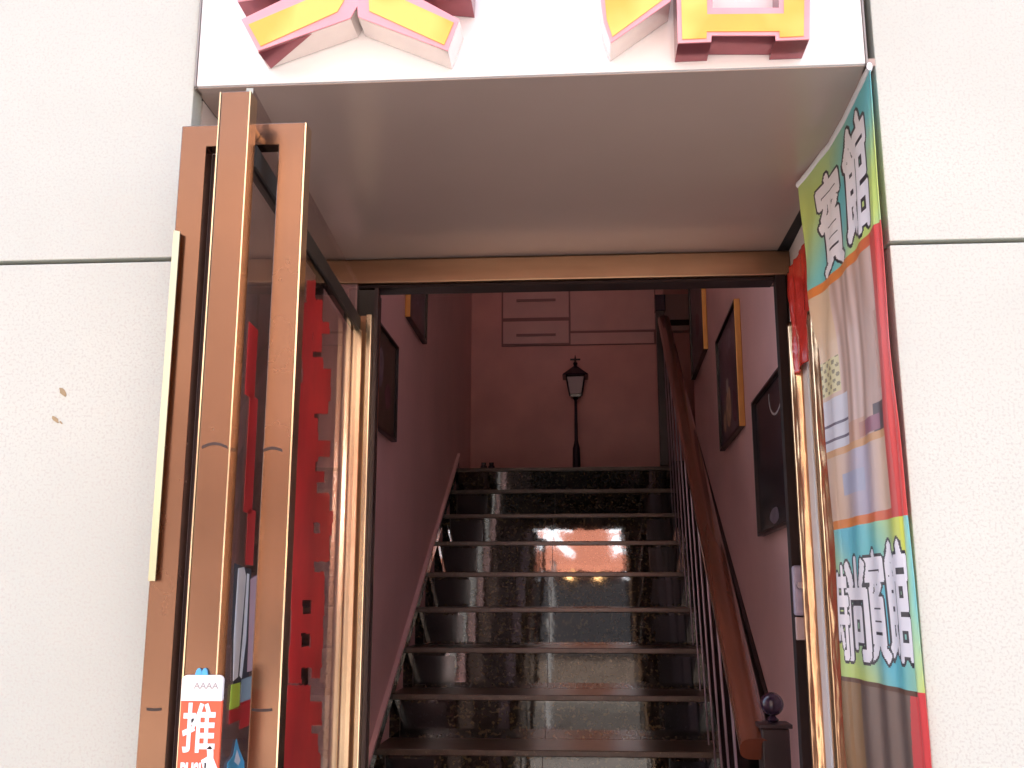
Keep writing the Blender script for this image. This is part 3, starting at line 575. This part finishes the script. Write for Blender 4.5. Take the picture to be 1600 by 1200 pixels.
# ================================================================ pictures
def onx(px, py, side):
    d = ray(px, py)
    t = (-.745 / d.x) if side == 'L' else .54 / (d.x - .02 * d.y)
    d = d * t; d.z += CZ; return d
def picture(name, label, side, y0, y1, z0, z1, fcol, group, draw, gold=True):
    X = (lambda y: -.745) if side == 'L' else SX; s = 1 if side == 'L' else -1
    t = thing(name, label, 'picture', (X((y0 + y1) / 2), (y0 + y1) / 2, z0), group)
    def slab(nm, ya, yb, za, zb, d0, d1, m, bev=0):
        b = bmesh.new(); prism(b, [(X(ya) + s*d0, ya, za), (X(yb) + s*d0, yb, za), (X(yb) + s*d0, yb, zb), (X(ya) + s*d0, ya, zb)], (s * (d1 - d0), 0, 0)); return obj(nm, b, m, t, bev=bev)
    fr = .011
    slab('canvas', y0 + fr, y1 - fr, z0 + fr, z1 - fr, .001, .013, fcol)
    for nm, ya, yb, za, zb in (('a', y0, y0 + fr, z0, z1), ('b', y1 - fr, y1, z0, z1), ('c', y0 + fr, y1 - fr, z0, z0 + fr), ('d', y0 + fr, y1 - fr, z1 - fr, z1)):
        slab('frame_side', ya, yb, za, zb, .0012, .024, 'goldframe' if gold and nm == 'a' else 'darkwood', .002)
    draw(t, slab, y0, y1, z0, z1, X, s); return t
def blobs(lst):
    def dr_(t, slab, y0, y1, z0, z1, X, s):
        for i, (u, v, ru, rv, m) in enumerate(lst):
            b = bmesh.new(); n = 22; pts = []
            for k in range(n):
                a = 2*math.pi*k/n; q = 1 + .3 * noise.noise(Vector((math.cos(a)*1.5, math.sin(a)*1.5, i + u*7)))
                y = y0 + (y1-y0) * (u + ru*q*math.cos(a)); z = z0 + (z1-z0) * (v + rv*q*math.sin(a)); pts.append((X(y) + s*(.0132 + .0004*i), y, z))
            prism(b, pts, (s*.0003, 0, 0)); obj('painted_shape', b, m, t)
    return dr_
MT['canvas_d'] = mat('canvas_d', (.07, .055, .04), .35, var=.5, vscale=9, speck=(.10, .06, .045), sscale=22, samt=.6)
MT['canvas_b'] = mat('canvas_b', (.10, .07, .11), .3, var=.5, vscale=7, speck=(.16, .10, .12), sscale=16, samt=.6)
MT['canvas_k'] = mat('canvas_k', (.025, .024, .032), .25, var=.4, vscale=12, speck=(.07, .06, .07), sscale=30, samt=.62)
MT['ochre'] = mat('ochre', (.60, .42, .28), .4, var=.35, vscale=30); MT['palegrey'] = mat('palegrey', (.5, .45, .44), .4, var=.3, vscale=30); MT['duskb'] = mat('duskb', (.20, .17, .22), .4, var=.4, vscale=25); MT['plum'] = mat('plum', (.16, .07, .10), .4, var=.3, vscale=20)
G1 = 'framed pictures on the stairwell walls'
picture('wall_picture', 'dark framed picture on the left stair wall nearest the door', 'L', 3.30, 3.93, CZ + .605, CZ + .99, 'canvas_d', G1, blobs([(.5,.6,.1,.2,'duskb'),(.75,.4,.1,.12,'plum')]), False)
picture('wall_picture', 'small purple picture high on the left stair wall nearer the landing', 'L', 4.17, 4.66, CZ + 1.185, CZ + 1.60, 'canvas_b', G1, blobs([(.5,.5,.2,.2,'duskb')]))
picture('wall_picture', 'narrow purple picture at the top of the right stair wall beside the landing', 'R', 4.98, 5.72, CZ + 1.22, CZ + 1.78, 'canvas_b', G1, blobs([(.5,.4,.14,.12,'plum')]))
picture('wall_picture', 'dark picture with an ochre figure and gold frame edge, middle of the right wall', 'R', 3.81, 4.48, CZ + .635, CZ + 1.13, 'canvas_b', G1, blobs([(.45,.82,.15,.10,'duskb'),(.55,.28,.13,.16,'ochre'),(.28,.22,.07,.14,'plum'),(.58,.48,.05,.07,'palegrey'),(.75,.2,.06,.1,'ochre')]))
def cres(t, slab, y0, y1, z0, z1, X, s):
    blobs([(.22,.16,.10,.10,'ochre'),(.6,.1,.12,.05,'duskb')])(t, slab, y0, y1, z0, z1, X, s)
    b = bmesh.new(); pts = [];n=18
    for k in range(n+1): a = math.radians(180 + 190*k/n); pts.append((.42 + .17*math.cos(a), .90 + .16*math.sin(a)))
    for k in range(n, -1, -1): a = math.radians(180 + 190*k/n); pts.append((.42 + .155*math.cos(a), .90 + .145*math.sin(a)))
    prism(b, [(X(y0+(y1-y0)*u) + s*.014, y0+(y1-y0)*u, z0+(z1-z0)*v) for u, v in pts], (s*.0004, 0, 0)); obj('painted_shape', b, 'palegrey', t)
picture('wall_picture', 'black picture with a thin pale arc, nearest the door on the right wall', 'R', 2.75, 3.50, CZ + .207, CZ + .664, 'canvas_k', G1, cres, False)
# ================================================================ head of the stairs: cabinet, lamp, jars, meter box
YB = 6.8
def bp(px, py, Y=YB): return P(px, py, Y)
wc = thing('wall_cabinet', 'pink wall cabinet with two long drawer handles high on the back wall', 'cabinet', (.05, YB, CZ + 1.7))
A_, B_ = bp(785, 541), bp(1022, 440)
box('cabinet_body', A_.x - .004, B_.x + .004, YB - .026, YB - .001, A_.z - .004, B_.z + .25, 'cabline', wc)
for (xa, xb, ya, yb) in ((786, 889, 456, 500), (786, 889, 502, 540)):
    a, c = bp(xa, yb), bp(xb, ya); d = box('drawer_front', a.x + .003, c.x - .003, YB - .034, YB - .0265, a.z + .004, c.z - .004, 'cab', wc, .002)
    h = bp(838, (472 if ya < 480 else 526)); b = bmesh.new(); bx(b, h.x - .135, h.x + .135, YB - .052, YB - .042, h.z - .008, h.z + .008); bx(b, h.x - .12, h.x - .11, YB - .042, YB - .034, h.z - .006, h.z + .006); bx(b, h.x + .11, h.x + .12, YB - .042, YB - .034, h.z - .006, h.z + .006); obj('handle', b, 'cabline', d)
a, c = bp(891, 519), bp(1021, 445); box('side_panel', a.x + .003, c.x, YB - .034, YB - .0265, a.z, c.z + .2, 'cab', wc, .002)
a, c = bp(891, 540), bp(1021, 520.5); box('side_panel', a.x + .003, c.x, YB - .034, YB - .0265, a.z, c.z, 'cab', wc, .002)
a, c = bp(786, 455), bp(889, 440); box('side_panel', a.x + .003, c.x - .003, YB - .034, YB - .0265, a.z, c.z + .2, 'cab', wc, .002)
LYb = 6.7; lb = P(901, 733, LYb); lt = P(899, 559, LYb); H = lt.z - (CZ + .766); Lx = lb.x
def lz(py): return P(900, py, LYb).z
ll = thing('lantern_lamp', 'small black street lantern lamp standing against the back wall', 'lamp', (Lx, LYb, CZ + .766))
b = bmesh.new(); lathe(b, (Lx, LYb, 0), [(.045, CZ + .766), (.045, CZ + .80), (.028, CZ + .82), (.024, lz(700)), (.017, lz(694)), (.012, lz(688)), (.0095, lz(640)), (.0095, lz(626)), (.020, lz(622))]); obj('pole', b, 'lamp', ll, smooth=False)
b = bmesh.new(); bx(b, Lx - .034, Lx + .034, LYb - .034, LYb + .034, lz(621), lz(617)); obj('lantern_base', b, 'lamp', ll)
def frus(b, r0, z0, r1, z1):
    b_ = [b.verts.new((Lx + i*r0, LYb + j*r0, z0)) for i, j in ((-1,-1),(1,-1),(1,1),(-1,1))]; t_ = [b.verts.new((Lx + i*r1, LYb + j*r1, z1)) for i, j in ((-1,-1),(1,-1),(1,1),(-1,1))]
    b.faces.new(b_); b.faces.new(t_[::-1])
    for i in range(4): b.faces.new((b_[i], b_[(i+1)%4], t_[(i+1)%4], t_[i]))
b = bmesh.new(); frus(b, .036, lz(616.5), .056, lz(591)); obj('lantern_glass', b, 'lampglass', ll)
for i, j in ((-1,-1),(1,-1),(1,1),(-1,1)): b = bmesh.new(); tube(b, (Lx + i*.040, LYb + j*.040, lz(617)), (Lx + i*.060, LYb + j*.060, lz(590)), .0045, n=6); obj('lantern_bar', b, 'lamp', ll)
b = bmesh.new(); frus(b, .086, lz(589.5), .080, lz(587)); frus(b, .078, lz(586.9), .018, lz(574)); obj('lantern_roof', b, 'lamp', ll)
b = bmesh.new(); lathe(b, (Lx, LYb, 0), [(.018, lz(574)), (.010, lz(571)), (.016, lz(568)), (.008, lz(565)), (.006, lz(560)), (.002, lz(555))]); bx(b, Lx - .034, Lx + .034, LYb - .004, LYb + .004, lz(563), lz(560.5)); obj('finial', b, 'lamp', ll)
for i, px in enumerate((756, 768)):
    p = P(px, 722, 6.35); b = bmesh.new(); lathe(b, (p.x, 6.35, CZ + .766), [(.018, 0), (.022, .03), (.02, .055), (.014, .06), (.016, .075)]); tag(obj('jar', b, 'lamp', smooth=True), ['small dark jar on the landing, left of two', 'small dark jar on the landing, right of two'][i], 'jar', 'jars on the landing')
a, c = P(1036, 516, 7.9), P(1077, 458, 7.9)
mb = thing('meter_box', 'pale box with a dark bar on the wall of the side passage', 'box', (a.x, 8, a.z))
box('box_body', a.x, c.x, 7.92, 7.999, a.z, c.z, 'lightbox', mb, .004); q = P(1056, 502, 7.9); box('box_slot', a.x + .02, c.x - .005, 7.905, 7.9195, q.z - .03, q.z + .015, 'black', mb)
# ================================================================ other side of the street (seen in the polished steps and metal)
ob = thing('opposite_building', 'brown building across the street with shops at its foot', 'building', (0, -10, 0))
box('wall', -13, 13, -14, -10, 3.7, 9, 'oppo', ob); box('shop_front', -13, 13, -13.9, -10.05, 0, 3.7, 'oppod', ob)
for r_ in range(2):
    for i in range(9):
        x = -11 + i * 2.7; f = box('window', x, x + 1.3, -9.998, -9.96, 4.5 + r_ * 2.4, 6.0 + r_ * 2.4, 'oppow', ob); box('window_sill', x - .08, x + 1.38, -9.998, -9.90, 4.40 + r_ * 2.4, 4.49 + r_ * 2.4, 'sky_wht', f)
box('canopy', -13, 13, -10.0, -9.2, 3.55, 3.68, 'oppod', ob)
for i in range(7):
    x = -11.4 + i * 3.4; f = box('shop_window', x, x + 2.5, -10.049, -10.0, .5, 2.25, 'shopglass', ob)
    for k in range(4): b = bmesh.new(); lathe(b, (x + .4 + k * .55, -9.93, 1.9), [(.03, -.05), (.07, 0), (.03, .05)], 10); obj('shop_lamp', b, 'warm' if k % 3 else 'cool', f)
os_ = thing('shop_sign', 'orange red sign with white characters across the street', 'sign', (.1, -9.9, 2.4))
box('sign_panel', -1.5, 1.6, -10.0 + .001, -9.88, 2.0, 3.45, 'tang', os_)
for k, (x, c_) in enumerate(((-.6, '大'), (.95, '店'))): glyph(c_, .03, (lambda u, v, w_, x=x: Vector((x + .45 - .9*u, -9.878 + .02 * w_, 2.25 + .95*v))), 'sign_character', 'cool', os_)

sp = thing('reflection_pole', 'added slim white pole across the road, placed for its reflection', 'pole', (-.44, -5, -.13))  # added pole, only there as a white streak for the steps to reflect
b = bmesh.new(); tube(b, (-.44, -5, -.13), (-.44, -5, 2.0), .035, .030, 16); obj('shaft', b, 'board', sp, smooth=True)
b = bmesh.new(); lathe(b, (-.44, -5, -.13), [(.09, 0), (.09, .03), (.045, .06)]); obj('base', b, 'steel', sp)
b = bmesh.new(); lathe(b, (-.44, -5, 2.0), [(.034, 0), (.034, .02), (.012, .04)]); obj('cap', b, 'steel', sp)
